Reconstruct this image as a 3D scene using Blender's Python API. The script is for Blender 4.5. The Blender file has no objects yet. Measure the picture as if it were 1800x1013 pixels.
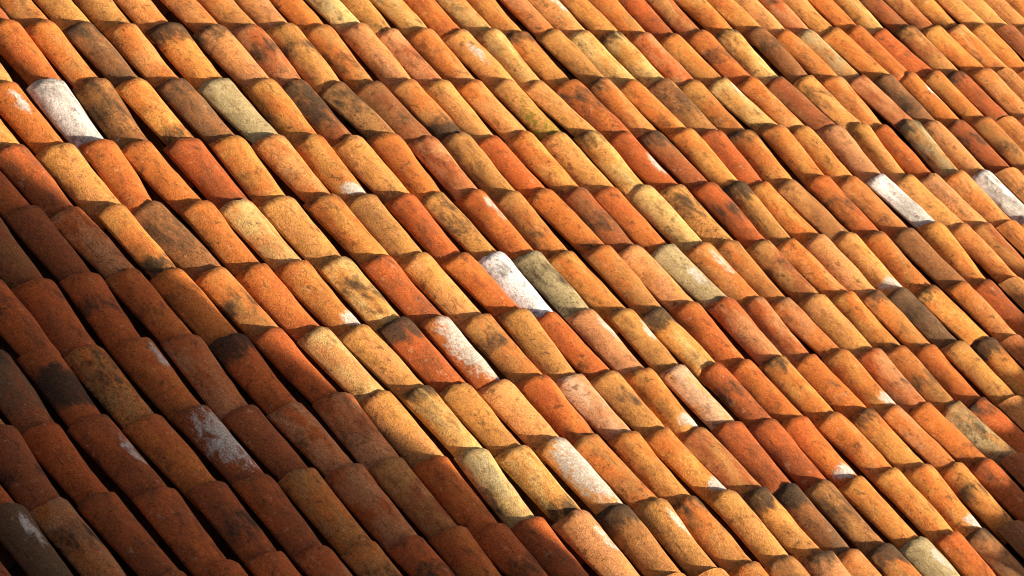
import bpy, math, random
import numpy as np
from mathutils import Matrix, Vector, noise

S = bpy.context.scene
COL = S.collection
random.seed(7)

# ------------------------------------------------------------------ frames
# Roof frame: X along the courses, Y down the slope, Z out of the roof, metres.
SLOPE = math.radians(15.0)
ROOF_Z = 7.0
ROOF = Matrix.Translation((0, 0, ROOF_Z)) @ Matrix.Rotation(-SLOPE, 4, 'X')
DX, DY = 0.2, 0.33246

# ------------------------------------------------------------------ camera
cam_d = bpy.data.cameras.new('camera')
cam = bpy.data.objects.new('camera', cam_d)
COL.objects.link(cam)
right = Vector((0.65100643, -0.60095237, 0.46373023))
down = Vector((-0.04491659, -0.64034439, -0.76677353))
fwd = Vector((0.75774213, 0.47834643, -0.44386104))
m = Matrix((right, -down, -fwd)).transposed().to_4x4()
CAM_AT = Vector((-8.66729906, -8.16904423, 5.83593137))
m.translation = CAM_AT
cam.matrix_world = ROOF @ m
cam_d.sensor_width = 36.0
cam_d.lens = 36.0 * 6509.5 / 1800
cam_d.clip_start = 0.1
cam_d.clip_end = 2000
S.camera = cam

# ------------------------------------------------------------------ light
SUN_ROOF = Vector((0.3305, -0.835, 0.44)).normalized()        # direction to the sun, roof frame
SUN = (ROOF.to_3x3() @ SUN_ROOF).normalized()
elev = math.asin(SUN.z)
azim = math.atan2(SUN.x, SUN.y)
W = bpy.data.worlds.new('World')
S.world = W
W.use_nodes = True
nt = W.node_tree
bg = nt.nodes['Background']
sky = nt.nodes.new('ShaderNodeTexSky')
sky.sky_type = 'NISHITA'
sky.sun_disc = False
sky.sun_elevation = elev
sky.sun_rotation = azim
sky.air_density = 0.6
sky.dust_density = 10.0
sky.ozone_density = 0.0
nt.links.new(sky.outputs[0], bg.inputs[0])
bg.inputs[1].default_value = 0.05
sun_d = bpy.data.lights.new('sun', 'SUN')
sun_d.energy = 5.0
sun_d.angle = math.radians(0.5)
sun_d.color = (1.0, 0.87, 0.67)
sun = bpy.data.objects.new('sun', sun_d)
COL.objects.link(sun)
sun.rotation_euler = SUN.to_track_quat('Z', 'Y').to_euler()
sun.location = (0, 0, 40)

S.view_settings.view_transform = 'Standard'
S.view_settings.look = 'None'
S.view_settings.gamma = 1.0
S.view_settings.use_curve_mapping = False
S.view_settings.exposure = 1.32
S.cycles.max_bounces = 6
S.cycles.filter_width = 1.0

# ------------------------------------------------------------------ node helpers
class NB:
    def __init__(self, name):
        self.mat = bpy.data.materials.new(name)
        self.mat.use_nodes = True
        self.t = self.mat.node_tree
        self.t.nodes.clear()
        self.out = self.t.nodes.new('ShaderNodeOutputMaterial')
        self.b = self.t.nodes.new('ShaderNodeBsdfPrincipled')
        self.t.links.new(self.b.outputs[0], self.out.inputs[0])
        self.b.inputs['Specular IOR Level'].default_value = 0.25
    def n(self, kind, **kw):
        nd = self.t.nodes.new(kind)
        for k, v in kw.items():
            setattr(nd, k, v)
        return nd
    def put(self, sock, v):
        if isinstance(v, bpy.types.NodeSocket):
            self.t.links.new(v, sock)
        else:
            sock.default_value = v
    def math(self, op, a, b=0.0, c=0.0, clamp=False):
        nd = self.n('ShaderNodeMath', operation=op, use_clamp=clamp)
        self.put(nd.inputs[0], a); self.put(nd.inputs[1], b); self.put(nd.inputs[2], c)
        return nd.outputs[0]
    def vmath(self, op, a, b):
        nd = self.n('ShaderNodeVectorMath', operation=op)
        self.put(nd.inputs[0], a); self.put(nd.inputs[1], b)
        return nd.outputs[0]
    def noise(self, vec, scale, detail=3.0, rough=0.55, dist=0.0):
        nd = self.n('ShaderNodeTexNoise')
        self.put(nd.inputs['Vector'], vec)
        nd.inputs['Scale'].default_value = scale
        nd.inputs['Detail'].default_value = detail
        nd.inputs['Roughness'].default_value = rough
        nd.inputs['Distortion'].default_value = dist
        return nd.outputs[0]
    def ramp(self, v, a, b, lo=0.0, hi=1.0):
        nd = self.n('ShaderNodeMapRange', interpolation_type='SMOOTHSTEP')
        self.put(nd.inputs[0], v)
        self.put(nd.inputs[1], a); self.put(nd.inputs[2], b)
        self.put(nd.inputs[3], lo); self.put(nd.inputs[4], hi)
        return nd.outputs[0]
    def mix(self, f, a, b, blend='MIX'):
        nd = self.n('ShaderNodeMix', data_type='RGBA', blend_type=blend)
        self.put(nd.inputs[0], f); self.put(nd.inputs[6], a); self.put(nd.inputs[7], b)
        return nd.outputs[2]
    def attr(self, name, out='Fac'):
        nd = self.n('ShaderNodeAttribute', attribute_type='OBJECT', attribute_name=name)
        return nd.outputs[out]
    def bump(self, h, strength, dist, normal=None):
        nd = self.n('ShaderNodeBump')
        nd.inputs['Strength'].default_value = strength
        nd.inputs['Distance'].default_value = dist
        self.put(nd.inputs['Height'], h)
        if normal is not None:
            self.put(nd.inputs['Normal'], normal)
        return nd.outputs[0]


def tile_material(single=True):
    """Weathered hand-made clay. Colour of the clay, soot, lichen and lime come from each tile's own properties."""
    k = NB('weathered_clay' if single else 'weathered_clay_field')
    tc = k.n('ShaderNodeTexCoord').outputs['Object']
    if single:
        seed = k.attr('seed')
        base, alt = k.attr('clay', 'Color'), k.attr('clay_alt', 'Color')
        soot_a, soot_p = k.attr('soot'), k.attr('soot_at')
        lime_a, lime_p = k.attr('lime'), k.attr('lime_at')
        speck_a, moss_a = k.attr('speck'), k.attr('moss')
        cmb = k.n('ShaderNodeCombineXYZ')
        k.put(cmb.inputs[0], k.math('MULTIPLY', seed, 37.0)); k.put(cmb.inputs[1], k.math('MULTIPLY', seed, 91.0)); k.put(cmb.inputs[2], k.math('MULTIPLY', seed, 53.0))
        p = k.vmath('ADD', tc, cmb.outputs[0])
    else:
        rnd = k.n('ShaderNodeNewGeometry').outputs['Random Per Island']
        p = tc
        rp = k.n('ShaderNodeValToRGB')
        k.put(rp.inputs[0], rnd)
        cols = [(0.60, 0.17, 0.03), (0.62, 0.33, 0.10), (0.45, 0.10, 0.03), (0.25, 0.10, 0.035), (0.62, 0.25, 0.07), (0.45, 0.20, 0.06)]
        e = rp.color_ramp.elements
        while len(e) < len(cols): e.new(0.5)
        for q, c in enumerate(cols):
            e[q].position = q / (len(cols) - 1); e[q].color = (*c, 1)
        base = rp.outputs[0]
        alt = k.mix(0.5, base, (0.3, 0.12, 0.04, 1))
        speck_a = 0.25
    stretched = k.vmath('MULTIPLY', p, (1.0, 0.42, 1.0))
    sep = k.n('ShaderNodeSeparateXYZ')
    k.put(sep.inputs[0], tc)
    v = k.math('MULTIPLY', sep.outputs[1], -1.0 / DY)
    cloud = k.noise(stretched, 16.0, 4.0, 0.62, 0.3)
    c = k.mix(k.ramp(cloud, 0.40, 0.68), base, alt)
    if single:                                                    # the firing colour drifts along the tile
        drift = k.ramp(k.math('ADD', v, k.math('MULTIPLY', k.math('SUBTRACT', cloud, 0.5), 2.2)), 0.1, 0.9)
        c = k.mix(k.math('MULTIPLY', drift, k.attr('drift')), c, alt)
    mott = k.noise(p, 70.0, 5.0, 0.72)
    c = k.mix(1.0, c, k.ramp(mott, 0.25, 0.75, 0.76, 1.22), 'MULTIPLY')
    # grime that runs across the courses, brown film, pits and specks
    wp = k.n('ShaderNodeNewGeometry').outputs['Position']
    run = k.noise(k.vmath('MULTIPLY', wp, (1.6, 0.7, 0.7)), 1.3, 5.0, 0.62)
    c = k.mix(k.ramp(run, 0.46, 0.70, 0.0, 0.42), c, k.mix(0.6, c, (0.11, 0.045, 0.018, 1)))
    film = k.noise(k.vmath('MULTIPLY', p, (1.0, 0.5, 1.0)), 24.0, 7.0, 0.74, 0.3)
    c = k.mix(k.math('MULTIPLY', k.ramp(film, 0.49, 0.70), 0.62), c, (0.14, 0.048, 0.014, 1))
    blotch = k.noise(k.vmath('ADD', p, (3.1, 8.7, 5.5)), 19.0, 9.0, 0.74, 0.25)
    c = k.mix(k.math('MULTIPLY', k.ramp(blotch, 0.55, 0.66), 0.72), c, (0.085, 0.036, 0.014, 1))
    flake = k.ramp(k.noise(k.vmath('ADD', p, (9.4, 2.2, 6.8)), 27.0, 8.0, 0.70), 0.60, 0.645)
    c = k.mix(k.math('MULTIPLY', flake, 0.45), c, k.mix(0.45, c, (0.85, 0.58, 0.33, 1)))
    scr = k.noise(k.vmath('MULTIPLY', k.vmath('ADD', p, (1.4, 4.2, 2.8)), (1.0, 0.10, 1.0)), 80.0, 2.0, 0.5)
    scm = k.math('MULTIPLY', k.ramp(scr, 0.66, 0.72), k.ramp(cloud, 0.45, 0.6))
    c = k.mix(k.math('MULTIPLY', scm, 0.55), c, (0.07, 0.03, 0.012, 1))
    spn = k.noise(p, 95.0, 5.0, 0.78)
    sp_lo = k.math('SUBTRACT', 0.70, k.math('MULTIPLY', speck_a, 0.20))
    spm = k.ramp(spn, sp_lo, k.math('ADD', sp_lo, 0.09))
    zone = k.noise(p, 10.0, 2.0, 0.5)
    spm = k.math('MULTIPLY', spm, k.ramp(zone, 0.38, 0.62, 0.25, 1.0))
    c = k.mix(k.math('MULTIPLY', spm, 0.8), c, (0.040, 0.022, 0.012, 1))
    pits = k.noise(k.vmath('ADD', p, (7.3, 1.9, 4.1)), 125.0, 2.0, 0.55)
    pm = k.math('MULTIPLY', k.ramp(pits, 0.625, 0.67), k.ramp(zone, 0.35, 0.6, 1.0, 0.35))
    c = k.mix(k.math('MULTIPLY', pm, 0.75), c, (0.05, 0.02, 0.01, 1))
    if single:
        d = k.math('SUBTRACT', v, soot_p)
        g = k.math('MULTIPLY', k.math('MULTIPLY', d, d), k.math('MULTIPLY', k.attr('soot_len'), -1.0))
        wob = k.math('MULTIPLY', k.math('SUBTRACT', k.noise(k.vmath('MULTIPLY', p, (1.0, 0.55, 1.0)), 22.0, 6.0, 0.68, 0.3), 0.5), 2.1)
        sm = k.math('ADD', k.math('ADD', g, wob), k.math('SUBTRACT', k.math('MULTIPLY', soot_a, 1.0), 0.45))
        sm = k.math('MULTIPLY', k.ramp(sm, -0.22, 0.38), k.ramp(soot_a, 0.02, 0.25))
        c = k.mix(k.math('MULTIPLY', sm, 0.92), c, k.mix(k.ramp(spn, 0.35, 0.65), (0.022, 0.015, 0.009, 1), (0.085, 0.05, 0.025, 1)))
        mm = k.math('MULTIPLY', k.ramp(k.math('ADD', k.noise(p, 55.0, 5.0, 0.7), k.math('MULTIPLY', k.math('SUBTRACT', v, 0.4), 0.22)), 0.50, 0.62), moss_a)
        c = k.mix(k.math('MULTIPLY', mm, 0.85), c, (0.20, 0.17, 0.012, 1))
        d = k.math('MULTIPLY', k.math('SUBTRACT', v, lime_p), k.attr('lime_len'))
        dx = k.math('MULTIPLY', k.math('SUBTRACT', sep.outputs[0], k.attr('lime_x')), k.attr('lime_wid'))
        g = k.math('MULTIPLY', k.math('ADD', k.math('MULTIPLY', d, d), k.math('MULTIPLY', dx, dx)), -1.0)
        wob = k.math('MULTIPLY', k.math('SUBTRACT', k.noise(k.vmath('MULTIPLY', p, (1.0, 0.6, 1.0)), 38.0, 8.0, 0.78, 0.2), 0.5), 2.9)
        lm = k.math('ADD', k.math('ADD', g, wob), k.math('SUBTRACT', lime_a, 0.4))
        lm = k.math('MULTIPLY', k.ramp(lm, -0.10, 0.30), k.ramp(lime_a, 0.02, 0.2))
        c = k.mix(k.math('MULTIPLY', lm, 0.93), c, k.mix(k.ramp(spn, 0.3, 0.62), (0.76, 0.72, 0.68, 1), (0.42, 0.34, 0.26, 1)))
    # tiny pale lichen dots
    dots = k.noise(p, 130.0, 1.0, 0.5)
    c = k.mix(k.ramp(dots, 0.78, 0.82, 0.0, 0.6), c, (0.66, 0.58, 0.46, 1))
    grain = k.noise(p, 200.0, 3.0, 0.8)
    c = k.mix(k.ramp(zone, 0.36, 0.64, 0.45, 1.0), c, k.mix(1.0, c, k.ramp(grain, 0.32, 0.68, 0.60, 1.40), 'MULTIPLY'))
    k.put(k.b.inputs['Base Color'], c)
    k.b.inputs['Roughness'].default_value = 0.86
    n1 = k.bump(k.noise(stretched, 24.0, 3.0, 0.6), 0.4, 0.008)
    n2 = k.bump(spn, 0.55, 0.004, n1)
    n3 = k.bump(k.math('SUBTRACT', k.math('SUBTRACT', grain, pm), k.math('MULTIPLY', flake, 0.35)), 0.6, 0.003, n2)
    k.put(k.b.inputs['Normal'], n3)
    return k.mat


def plain_material(name, c0, c1, scale, bump=0.004, rough=0.9):
    k = NB(name)
    tc = k.n('ShaderNodeTexCoord').outputs['Object']
    a = k.noise(tc, scale, 5.0, 0.65)
    c = k.mix(k.ramp(a, 0.3, 0.7), (*c0, 1), (*c1, 1))
    c = k.mix(1.0, c, k.ramp(k.noise(tc, scale * 9, 3.0, 0.6), 0.2, 0.8, 0.7, 1.25), 'MULTIPLY')
    k.put(k.b.inputs['Base Color'], c)
    k.b.inputs['Roughness'].default_value = rough
    k.put(k.b.inputs['Normal'], k.bump(a, 0.6, bump))
    return k.mat


M_TILE = tile_material(True)
M_FIELD = tile_material(False)
M_PAN = plain_material('dark_channel_clay', (0.07, 0.028, 0.012), (0.14, 0.055, 0.022), 9.0)  # channel clay darkened to put the gaps' shade into its colour
M_WOOD = plain_material('old_boarding', (0.05, 0.035, 0.025), (0.09, 0.06, 0.04), 12.0)
M_STONE = plain_material('tower_stone', (0.28, 0.23, 0.17), (0.40, 0.34, 0.26), 5.0, 0.01)
M_RENDER = plain_material('wall_render', (0.42, 0.36, 0.28), (0.52, 0.46, 0.37), 3.0)
M_GROUND = plain_material('paving', (0.16, 0.14, 0.12), (0.24, 0.21, 0.18), 0.6)


# ------------------------------------------------------------------ meshes
def new_obj(name, verts, faces, mat, parent=None, smooth=None):
    me = bpy.data.meshes.new(name)
    me.from_pydata(verts, [], faces)
    me.materials.append(mat)
    if smooth is not None:
        me.polygons.foreach_set('use_smooth', smooth)
    me.update()
    o = bpy.data.objects.new(name, me)
    COL.objects.link(o)
    if parent is not None:
        o.parent = parent
    return o


def box(v, f, x0, x1, y0, y1, z0, z1):
    b = len(v)
    v += [(x0, y0, z0), (x1, y0, z0), (x1, y1, z0), (x0, y1, z0), (x0, y0, z1), (x1, y0, z1), (x1, y1, z1), (x0, y1, z1)]
    f += [(b, b+3, b+2, b+1), (b+4, b+5, b+6, b+7), (b, b+1, b+5, b+4), (b+1, b+2, b+6, b+5), (b+2, b+3, b+7, b+6), (b+3, b, b+4, b+7)]


def tile_mesh(seed, w0=0.090, w1=0.074, h0=0.042, h1=0.037, length=0.385, th=0.0100, na=20, nl=15, rough=1.0, chip=0.0):
    """One tapered half-barrel tile: crest of the wide, lower end at the origin, body running to -Y."""
    rng = random.Random(seed)
    off = Vector((rng.uniform(-50, 50), rng.uniform(-50, 50), rng.uniform(-50, 50)))
    bend = rng.uniform(-0.004, 0.004) * rough
    sag = rng.uniform(-0.003, 0.003) * rough
    lean = rng.uniform(-0.05, 0.05) * rough
    ts = [0.0, 0.006] + [0.006 + (1 - 0.006) * (q / (nl - 1)) for q in range(1, nl)]
    nrow = len(ts)
    V, F, SM = [], [], []
    def pt(t, a, inner):
        w = w0 + (w1 - w0) * t; h = h0 + (h1 - h0) * t
        if t > 0.88: w *= 0.90
        top = -0.0125 * t * length / DY - (0.006 if t > 0.88 else 0.0) + sag * math.sin(math.pi * t)
        r = th if inner else 0.0
        if t == 0.0 and not inner: r += 0.0028                  # worn arris
        R = (w * w + h * h) / (2 * h) - r
        half = math.asin(min(1.0, w / (R + r)))
        b = (a / math.pi * 2 - 1) * half
        sa, ca = math.cos(b), -math.sin(b)
        x = -R * ca; z = R * sa - (R + r)
        q = Vector((x * 1.0, -t * length, z)) * 9.0 + off
        wob = noise.noise(q) * 0.0046 * rough + noise.noise(q * 3.1) * 0.0016 * rough
        if inner: wob *= 0.4
        x += -ca * wob + bend * math.sin(math.pi * t) + lean * (z + h) * 0.4
        z += sa * wob
        y = -t * length
        edge = noise.noise(Vector((x * 30, seed * 3.7, t * 2))) * 0.0090 + noise.noise(Vector((x * 85, seed * 1.7, t * 2))) * 0.0022
        y += edge * rough * (1 - min(1, t * 9)) if t < 0.12 else 0.0
        if chip and t < 0.16:
            c = math.exp(-((a - chip) / 0.33) ** 2)
            y -= 0.024 * c * (1 - t / 0.16)
        return (x, y, z + top)
    for inner in (False, True):
        for t in ts:
            for q in range(na + 1):
                a = math.pi * q / na
                V.append(pt(t, a, inner))
    def I(k, r, q): return k * nrow * (na + 1) + r * (na + 1) + q
    for r in range(nrow - 1):
        for q in range(na):
            F.append((I(0, r, q), I(0, r, q+1), I(0, r+1, q+1), I(0, r+1, q))); SM.append(True)
            F.append((I(1, r, q), I(1, r+1, q), I(1, r+1, q+1), I(1, r, q+1))); SM.append(True)
    for q in range(na):
        F.append((I(0, 0, q), I(1, 0, q), I(1, 0, q+1), I(0, 0, q+1))); SM.append(False)
        F.append((I(0, nrow-1, q), I(0, nrow-1, q+1), I(1, nrow-1, q+1), I(1, nrow-1, q))); SM.append(False)
    for r in range(nrow - 1):
        F.append((I(0, r, 0), I(0, r+1, 0), I(1, r+1, 0), I(1, r, 0))); SM.append(False)
        F.append((I(0, r, na), I(1, r, na), I(1, r+1, na), I(0, r+1, na))); SM.append(False)
    return V, F, SM


# ------------------------------------------------------------------ the roof
ground_v, ground_f = [], []
ground = new_obj('ground', [(-800, -800, 0), (800, -800, 0), (800, 800, 0), (-800, 800, 0)], [(0, 1, 2, 3)], M_GROUND)
ground['kind'] = 'structure'

roof = bpy.data.objects.new('tiled_roof', None)
COL.objects.link(roof)
roof.matrix_world = ROOF
roof['label'] = 'old roof slope of overlapping terracotta barrel tiles, mottled orange, ochre and brown'
roof['category'] = 'roof'

RIMS = {
    1: (0, '27,-325 210,-322 387,-329 599,-336 812,-322 1040,-336 1234,-333 1431,-326 1628,-330 1840,-316 1990,-350 2197,-340 2393,-352 2602,-342 2773,-351 2988,-337 3166,-346 3381,-343 3574,-352 3762,-358 3983,-331 4209,-324 4431,-305 4605,-319 4783,-316 4987,-301 5190,-289 5367,-300 5630,-270 5830,-271 6039,-264 6270,-254 6483,-257'),
    2: (-1, '-218,-671 3,-659 213,-656 394,-661 604,-657 806,-658 1050,-657 1204,-669 1397,-687 1599,-684 1815,-671 2000,-672 2182,-676 2395,-669 2571,-677 2772,-674 2992,-660 3175,-675 3377,-672 3572,-681 3782,-666 3993,-666 4188,-659 4418,-649 4629,-654 4807,-652 5032,-640 5211,-636 5434,-624 5620,-620 5868,-598 6056,-598'),
    3: (-2, '-435,-1013 -218,-1011 -14,-999 161,-1003 393,-992 612,-991 824,-988 1023,-992 1212,-1007 1432,-993 1626,-1013 1814,-996 1975,-1021 2192,-999 2385,-1005 2610,-1002 2792,-1009 2990,-1008 3208,-998 3384,-1010 3589,-1014 3836,-989 4018,-995 4242,-990 4459,-984 4594,-1001 4859,-969 5005,-981 5219,-975 5436,-959 5635,-957'),
    4: (-3, '-596,-1326 -427,-1345 -212,-1337 -53,-1332 194,-1333 379,-1332 583,-1325 814,-1327 1011,-1331 1217,-1340 1382,-1338 1595,-1338 1787,-1347 1983,-1341 2183,-1342 2378,-1343 2594,-1340 2794,-1344 3006,-1341 3193,-1341 3349,-1349 3545,-1343 3793,-1322 3982,-1334 4195,-1328 4376,-1338 4575,-1337 4785,-1328 4976,-1329 5216,-1318'),
    5: (-4, '-801,-1681 -588,-1661 -395,-1654 -207,-1668 -10,-1677 185,-1674 386,-1661 595,-1663 812,-1662 1008,-1664 1213,-1675 1396,-1682 1595,-1689 1777,-1695 2003,-1679 2176,-1689 2382,-1691 2592,-1692 2791,-1688 2983,-1699 3162,-1699 3363,-1690 3578,-1684 3772,-1688 4000,-1678 4238,-1653 4416,-1667 4586,-1670 4791,-1668'),
    6: (-5, '-1004,-1998 -823,-2003 -606,-1988 -394,-1988 -194,-2001 3,-1988 200,-2004 395,-2006 610,-1989 821,-1993 1027,-1998 1244,-1989 1384,-2015 1598,-2014 1803,-2031 1975,-2035 2198,-2017 2418,-2010 2610,-2017 2768,-2032 2980,-2028 3187,-2026 3366,-2035 3554,-2032 3748,-2035 3996,-2023 4164,-2024 4394,-2021'),
    7: (-7, '-1410,-2316 -1244,-2328 -1035,-2310 -823,-2330 -602,-2311 -405,-2332 -203,-2339 31,-2318 229,-2324 435,-2325 628,-2326 822,-2328 1032,-2324 1213,-2334 1403,-2341 1599,-2344 1785,-2345 2001,-2353 2172,-2353 2392,-2344 2578,-2351 2791,-2347 2980,-2355 3169,-2356 3369,-2363 3567,-2363 3796,-2355 3982,-2359'),
    8: (-8, '-1604,-2633 -1430,-2637 -1234,-2632 -1011,-2640 -792,-2643 -587,-2635 -387,-2631 -180,-2637 23,-2629 219,-2648 439,-2636 630,-2645 834,-2631 1016,-2632 1227,-2640 1408,-2639 1582,-2659 1802,-2649 1997,-2654 2181,-2662 2389,-2666 2592,-2668 2775,-2667 2972,-2672 3158,-2687 3346,-2681 3575,-2694'),
    9: (-6, '-1222,-2980 -1006,-2964 -795,-2958 -590,-2960 -387,-2965 -194,-2975 28,-2960 213,-2971 411,-2965 628,-2968 846,-2963 1050,-2963 1217,-2973 1430,-2973 1611,-2977 1785,-2983 1974,-2987 2175,-2997 2410,-2978 2613,-2983 2812,-2995 3012,-2996 3228,-2989'),
    10: (4, '813,-3296 1013,-3304 1217,-3303 1408,-3304 1627,-3305 1777,-3321 1980,-3324 2182,-3321 2401,-3322 2582,-3325 2817,-3317'),
}
LOOK = {  # clay codes; in the shaded left many are redder to tint the shade
    0: (1, 'O K Y o O O ot O G K y O Y O P ov O O R K Y O o R o O Y Bt Kt Y o Y Bb O'),
    1: (0, 'O O Bt o Yt2 ot Rm Ym Om o P O ov y Ot Y y Yt R O Om Yt Bm O G O O R Kt Y o Y ot'),
    2: (-1, 'Ovw W Ks Ob Bt G Y Ks2 Ks B Ob2 Y O Yg o Os Ot O Bs Y yv O B Ym o P Bm Ov O Rt O o'),
    3: (-2, 'r Y O O R Y o Yw Y O r K R O o Yt Rv Bt O R Ot O Y P Y O Gt o rm O o'),
    4: (-3, 'r R Yb Bs O y Y O K R Ks Rv K O rm R y Ks Rm Yt2 O K Om O W Y P O W Ym'),
    5: (-4, 'R Rm R O Om O Ow Ym R Y O WM Gs O O o Gv ov K K O P Yw O B Y o K P'),
    6: (-5, 'Rm2 Os Rv R Rt2 R y Y Rt2 OV Km Y R Pv Yv Yt2 R R R P o O Ot Ds Yt O r Bt2'),
    7: (-7, 'r R Rv R rV r R R Y Yt Y o R p Km Ow p Rm O Yt O Ow R Om O Y Ot2 Bt'),
    8: (-8, 'Dv Pm R R rm R O R K R G Yb YV O O Ow K R r Rw O Ot P Ob Gs Rt r'),
    9: (-6, 'R R R R Om Rm R Rm R Pv Kt2 Yv Ot Y Yt2 Bt2 Bs O Y Ow Om R r'),
    10: (4, 'O O O K Pt o Kt2 Gv R Bt Bt2'),
}


def parse(s):
    return [tuple(int(q) / 1000 for q in p.split(',')) for p in s.split()]
rim = {}
for j, (c0, s) in RIMS.items():
    for q, p in enumerate(parse(s)):
        rim[(c0 + q, j)] = p
look = {}
for j, (c0, s) in LOOK.items():
    for q, p in enumerate(s.split()):
        look[(c0 + q, j)] = p

KEYS = np.array(list(rim)); DEV = np.array([(rim[tuple(q)][0] - q[0] * DX, rim[tuple(q)][1] + q[1] * DY) for q in KEYS])
def rim_at(i, j):
    """Measured place of a tile's lower rim; outside the measured field the courses go on regularly."""
    if (i, j) in rim:
        return rim[(i, j)]
    d2 = ((KEYS[:, 0] - i) * DX) ** 2 + ((KEYS[:, 1] - j) * DY) ** 2
    n = np.argsort(d2)[:6]
    w = 1 / (d2[n] + 0.02)
    d = (DEV[n] * w[:, None]).sum(0) / w.sum() * math.exp(-d2[n[0]] / 2.0)
    r = random.Random(i * 131 + j * 7919)
    return (i * DX + d[0] + r.uniform(-.004, .004), -j * DY + d[1] + r.uniform(-.005, .005))

# clay colours (albedo)
def lin(r, g, b):
    f = lambda c: (c / 255 / 12.92) if c / 255 <= 0.04045 else ((c / 255 + 0.055) / 1.055) ** 2.4
    return (f(r), f(g), f(b))
CLAY = {
    'O': (202, 117, 52), 'o': (214, 146, 84), 'Y': (208, 144, 72), 'y': (216, 176, 110), 'R': (190, 97, 44),
    'r': (156, 84, 44), 'B': (150, 98, 56), 'K': (184, 128, 70), 'D': (114, 84, 56), 'P': (200, 136, 88),
    'p': (208, 166, 132), 'G': (172, 152, 110), 'W': (230, 224, 220), 'g': (172, 166, 158)}
ALT = {'O': 'oRYOK', 'o': 'YOoP', 'Y': 'oyKO', 'y': 'Yyo', 'R': 'OrRP', 'r': 'BRrP', 'B': 'rDKB', 'K': 'YBOr', 'D': 'BDr',
       'P': 'OorP', 'p': 'PoP', 'G': 'KGyG', 'W': 'gWg'}
WORDS = {'O': 'orange', 'o': 'peach', 'Y': 'ochre', 'y': 'pale cream yellow', 'R': 'brick red', 'r': 'dark reddish', 'B': 'dark brown',
         'K': 'khaki brown', 'D': 'blackened', 'P': 'pinkish', 'p': 'pale pink', 'G': 'pale grey green', 'W': 'whitened'}

VARIANTS = []
for q in range(44):
    r = random.Random(q + 100)
    chip = 0.0
    wt = r.uniform(0.070, 0.079)
    V, F, SM = tile_mesh(q + 1, w0=r.uniform(0.088, 0.097), w1=wt, h0=r.uniform(0.042, 0.058), h1=r.uniform(0.038, 0.048), chip=chip)
    me = bpy.data.meshes.new('tile')
    me.from_pydata(V, [], F); me.materials.append(M_TILE); me.polygons.foreach_set('use_smooth', SM); me.update()
    VARIANTS.append(me)


def place(i, j, rng):
    x, y = rim_at(i, j)
    xu, yu = rim_at(i, j + 1)
    yaw = -math.atan2(xu - x, -(yu - y)) * -1.0
    xl = rim_at(i - 1, j)[0]; xr = rim_at(i + 1, j)[0]
    pitch = (xr - xl) / 2
    sx = min(1.13, max(0.86, 0.35 + 0.65 * pitch / DX)) * rng.uniform(0.95, 1.04)
    sy = min(1.2, max(0.9, (y - yu) / DY))
    return x, y, yaw, sx, sy


# which tiles show in the picture, and how large: the 300 largest are single objects
def shown(i, j):
    x, y = rim_at(i, j)
    xu, yu = rim_at(i, j + 1)
    hit, size = 0, 0.0
    for u in (-0.4, 0.0, 0.4):
        for t in (0.02, 0.25, 0.5, 0.75, 0.98):
            p = Vector((x + (xu - x) * t + u * DX, y + (yu - y) * t, 0)) - CAM_AT
            dz = p.dot(fwd)
            if abs(p.dot(right) / dz) < 900 / 6509.5 and abs(p.dot(down) / dz) < 506.5 / 6509.5:
                hit += 1; size += 1 / dz ** 2
    return size
rank = []
for j in range(-4, 14):
    for i in range(-16, 40):
        a_ = shown(i, j)
        if a_ > 0: rank.append((a_, i, j))
rank.sort(reverse=True)
singles = sorted(((i, j) for a_, i, j in rank[:300]), key=lambda q: (q[1], q[0]))
EDGE = {(-2, 2): 'O', (-3, 3): 'r', (-4, 4): 'B', (-5, 5): 'R', (-6, 6): 'Dt', (-7, 6): 'R', (-8, 7): 'R', (-9, 8): 'r'}
for (i, j) in singles:
    if (i, j) not in look:
        r = random.Random(i * 53 + j * 17)
        look[(i, j)] = EDGE.get((i, j)) or r.choice('RrRB' if i < 2 else 'OYRB')  # left defaults run redder too, tinted for the tower's shade
tiles = {}
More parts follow.
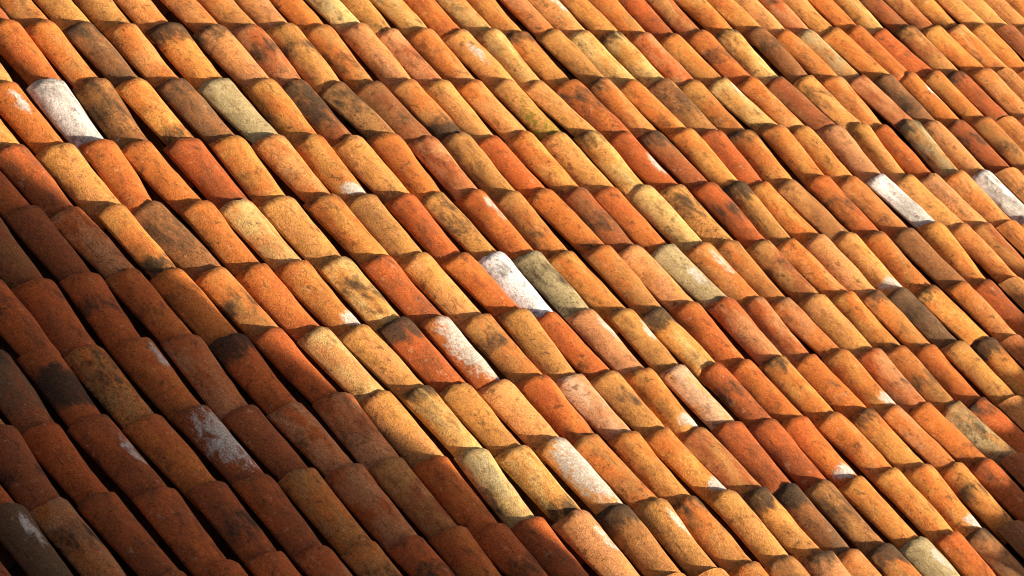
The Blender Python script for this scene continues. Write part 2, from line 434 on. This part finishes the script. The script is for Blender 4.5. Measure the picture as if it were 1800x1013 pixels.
for (i, j) in singles:
    rng = random.Random(i * 977 + j * 31)
    code = look[(i, j)]
    x, y, yaw, sx, sy = place(i, j, rng)
    me = VARIANTS[rng.randrange(len(VARIANTS))]
    o = bpy.data.objects.new('tile', me)
    COL.objects.link(o)
    o.parent = roof
    o.location = (x, y, rng.uniform(-0.002, 0.002))
    o.rotation_euler = (rng.uniform(-0.006, 0.006), rng.uniform(-0.07, 0.07), yaw + rng.uniform(-0.026, 0.026))
    o.scale = (sx, sy, 1.0)
    b = code[0]
    val = rng.uniform(0.90, 1.10); warm = rng.uniform(-0.05, 0.05)
    c = lin(*CLAY[b]); a = lin(*CLAY[rng.choice(ALT[b])])
    o['clay'] = [c[0] * val, c[1] * val * (1 + warm), c[2] * val * (1 + warm * 2)]
    o['clay_alt'] = [a[0] * val, a[1] * val, a[2] * val]
    o['seed'] = rng.random()
    mods = code[1:]
    soot = lime = 0.0; soot_at = 0.0; lime_at = 0.5; lime_len, lime_wid = 4.0, 16.0; words = [WORDS[b]]
    extra = ''
    if 't' in mods: soot, soot_at, extra = 0.62, 0.05, 'with sooty exposed lip'
    if 'm' in mods: soot, soot_at, extra = 0.55, rng.uniform(0.35, 0.6), 'with dark stain'
    if 'b' in mods: soot, soot_at, extra = 0.60, 0.9, 'with blackened lower right end'
    if 's' in mods: soot, soot_at, extra = 0.52, 0.35, 'mottled with black lichen'
    if '2' in mods: soot += 0.55 if 'm' in mods else 0.30
    if 'w' in mods: lime, lime_at, lime_len, lime_wid, extra = 0.95, 0.86, 7.0, 14.0, 'with white lime patch at its lower right end'
    if 'v' in mods: lime, lime_at, lime_len, lime_wid, extra = 0.72, rng.uniform(0.25, 0.6), 3.2, 22.0, 'with white lime streaks'
    if 'V' in mods: lime, lime_at, lime_len, lime_wid, extra = 0.78, 0.45, 1.5, 8.0, 'largely crusted with white lime'
    if not mods and b not in 'Wp': soot, soot_at = rng.uniform(0.0, 0.42), rng.uniform(-0.1, 1.1)
    if 'M' in mods: soot, soot_at, extra = 0.42, 0.3, 'mottled with grey'
    if b == 'W' or b == 'p': extra = extra or 'bleached all over'
    if (i, j) in ((4, 6), (4, 8)): lime = 1.02
    o['soot'] = soot; o['soot_at'] = soot_at; o['lime'] = lime; o['lime_at'] = lime_at
    o['speck'] = 0.95 if 's' in mods else (rng.uniform(0.35, 0.6) if b in 'Wp' else rng.uniform(0.12, 0.5))
    o['soot_len'] = 2.5 if 's' in mods else 8.0
    o['lime_x'] = rng.uniform(-0.02, 0.03); o['lime_len'] = lime_len; o['lime_wid'] = lime_wid; o['drift'] = rng.uniform(0.0, 0.85)
    o['moss'] = 1.0 if 'g' in mods else 0.0
    if extra or b in 'DGWp':
        o['label'] = ' '.join((WORDS[b] + ' tile ' + extra).split())
    tiles[(i, j)] = o

# the courses beyond the picture, and the channel tiles between the covers
LV, LF, _ = tile_mesh(3, na=8, nl=4, rough=0.6)
lv = np.array(LV); lf = np.array(LF)
PV, PF = [], []
na = 7
for t in (0, 1):
    for q in range(na + 1):
        a = math.pi * q / na
        w = 0.086 if t == 0 else 0.076
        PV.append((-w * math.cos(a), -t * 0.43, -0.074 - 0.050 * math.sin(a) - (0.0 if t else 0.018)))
for q in range(na):
    PF.append((q, q + 1, na + 1 + q + 1, na + 1 + q))
pv = np.array(PV); pf = np.array(PF)
fv, ff, gv, gf = [], [], [], []
n0 = n1 = 0
for j in range(-7, 17):
    for i in range(-24, 46):
        rng = random.Random(i * 977 + j * 31 + 5)
        x, y, yaw, sx, sy = place(i, j, rng)
        ca, sa = math.cos(yaw), math.sin(yaw)
        rot = np.array([[ca, -sa, 0], [sa, ca, 0], [0, 0, 1]])
        if (i, j) not in tiles:
            fv.append((lv * (sx, sy, 1)) @ rot.T + (x, y, 0)); ff.append(lf + n0); n0 += len(lv)
        xr, yr = rim_at(i + 1, j)
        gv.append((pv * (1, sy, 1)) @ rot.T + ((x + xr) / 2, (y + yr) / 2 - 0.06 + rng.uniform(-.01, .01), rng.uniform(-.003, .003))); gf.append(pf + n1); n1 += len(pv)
fo = new_obj('tile', np.concatenate(fv).tolist(), np.concatenate(ff).tolist(), M_FIELD, roof)
fo['kind'] = 'stuff'; fo.name = 'outlying_tile'
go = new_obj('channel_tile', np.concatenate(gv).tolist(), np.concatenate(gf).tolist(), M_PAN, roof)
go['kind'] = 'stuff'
v, f = [], []
box(v, f, -5.0, 9.2, -5.6, 2.5, -0.24, -0.160)
new_obj('roof_boarding', v, f, M_WOOD, roof)

# walls under the roof, standing on the ground
def roof_pt(x, y, z): return ROOF @ Vector((x, y, z))
v, f = [], []
for (ax, ay) in ((-4.7, -5.4), (9.0, -5.4), (9.0, 2.2), (-4.7, 2.2)):
    p = roof_pt(ax, ay, -0.235)
    q = ROOF.inverted() @ Vector((p.x, p.y, 0.0))
    v += [(ax, ay, -0.235), tuple(q)]
f = [(0, 1, 3, 2), (2, 3, 5, 4), (4, 5, 7, 6), (6, 7, 1, 0), (0, 2, 4, 6)]
new_obj('wall', v, f, M_RENDER, roof)

# ------------------------------------------------------------------ unseen tower and chimney added to cast shadows on the roof
# unseen tower added for the long shadow edge, made large to block sky
E0, E1 = Vector((-0.514, -1.038, 0)), Vector((0.496, -3.232, 0))
d = (E1 - E0).normalized()
base = E0 + d * ((-9.0 - E0.y) / d.y)
corner = ROOF @ base
tower = bpy.data.objects.new('shadow_tower', None)
COL.objects.link(tower)
tower.location = (corner.x, corner.y, 0)
tower['label'] = 'unseen stone tower added up the slope to cast the long shadow on the tiled roof'
tower['category'] = 'tower'
TW, TH = 16.0, ROOF_Z + 20.0
v, f = [], []
box(v, f, -TW, 0, -9.0, 0, 0, TH)
new_obj('shadow_tower_wall', v, f, M_STONE, tower)
v, f = [], []
box(v, f, -TW - 0.15, 0.15, -9.15, 0.15, TH + 0.002, TH + 0.3)
new_obj('cornice', v, f, M_STONE, tower)

# unseen chimney stack added to shadow the lower right of the roof
A, B = Vector((4.618, -1.938, 0)), Vector((2.522, -3.493, 0))
top = ROOF_Z + 2.3
wa, wb = ROOF @ A, ROOF @ B
wa = wa + SUN * ((top - wa.z) / SUN.z)
wb = wb + SUN * ((top - wb.z) / SUN.z)
ch = bpy.data.objects.new('shadow_chimney', None)
COL.objects.link(ch)
ch['label'] = 'unseen rendered chimney stack added to shadow the right edge of the tiled roof'
ch['category'] = 'chimney'
ch.location = ((wa.x + wb.x) / 2, (wa.y + wb.y) / 2, ROOF_Z - 1)
ch.rotation_euler = (0, 0, math.atan2(wa.y - wb.y, wa.x - wb.x))
ln = (wa.xy - wb.xy).length
v, f = [], []
box(v, f, -ln / 2, ln / 2, -0.7, 0.0, 0, top - ROOF_Z + 1)
new_obj('stack', v, f, M_RENDER, ch)
v, f = [], []
box(v, f, -ln / 2 + 0.05, ln / 2 - 0.05, -0.65, -0.05, top - ROOF_Z + 1.002, top - ROOF_Z + 1.04)
new_obj('cap', v, f, M_STONE, ch)
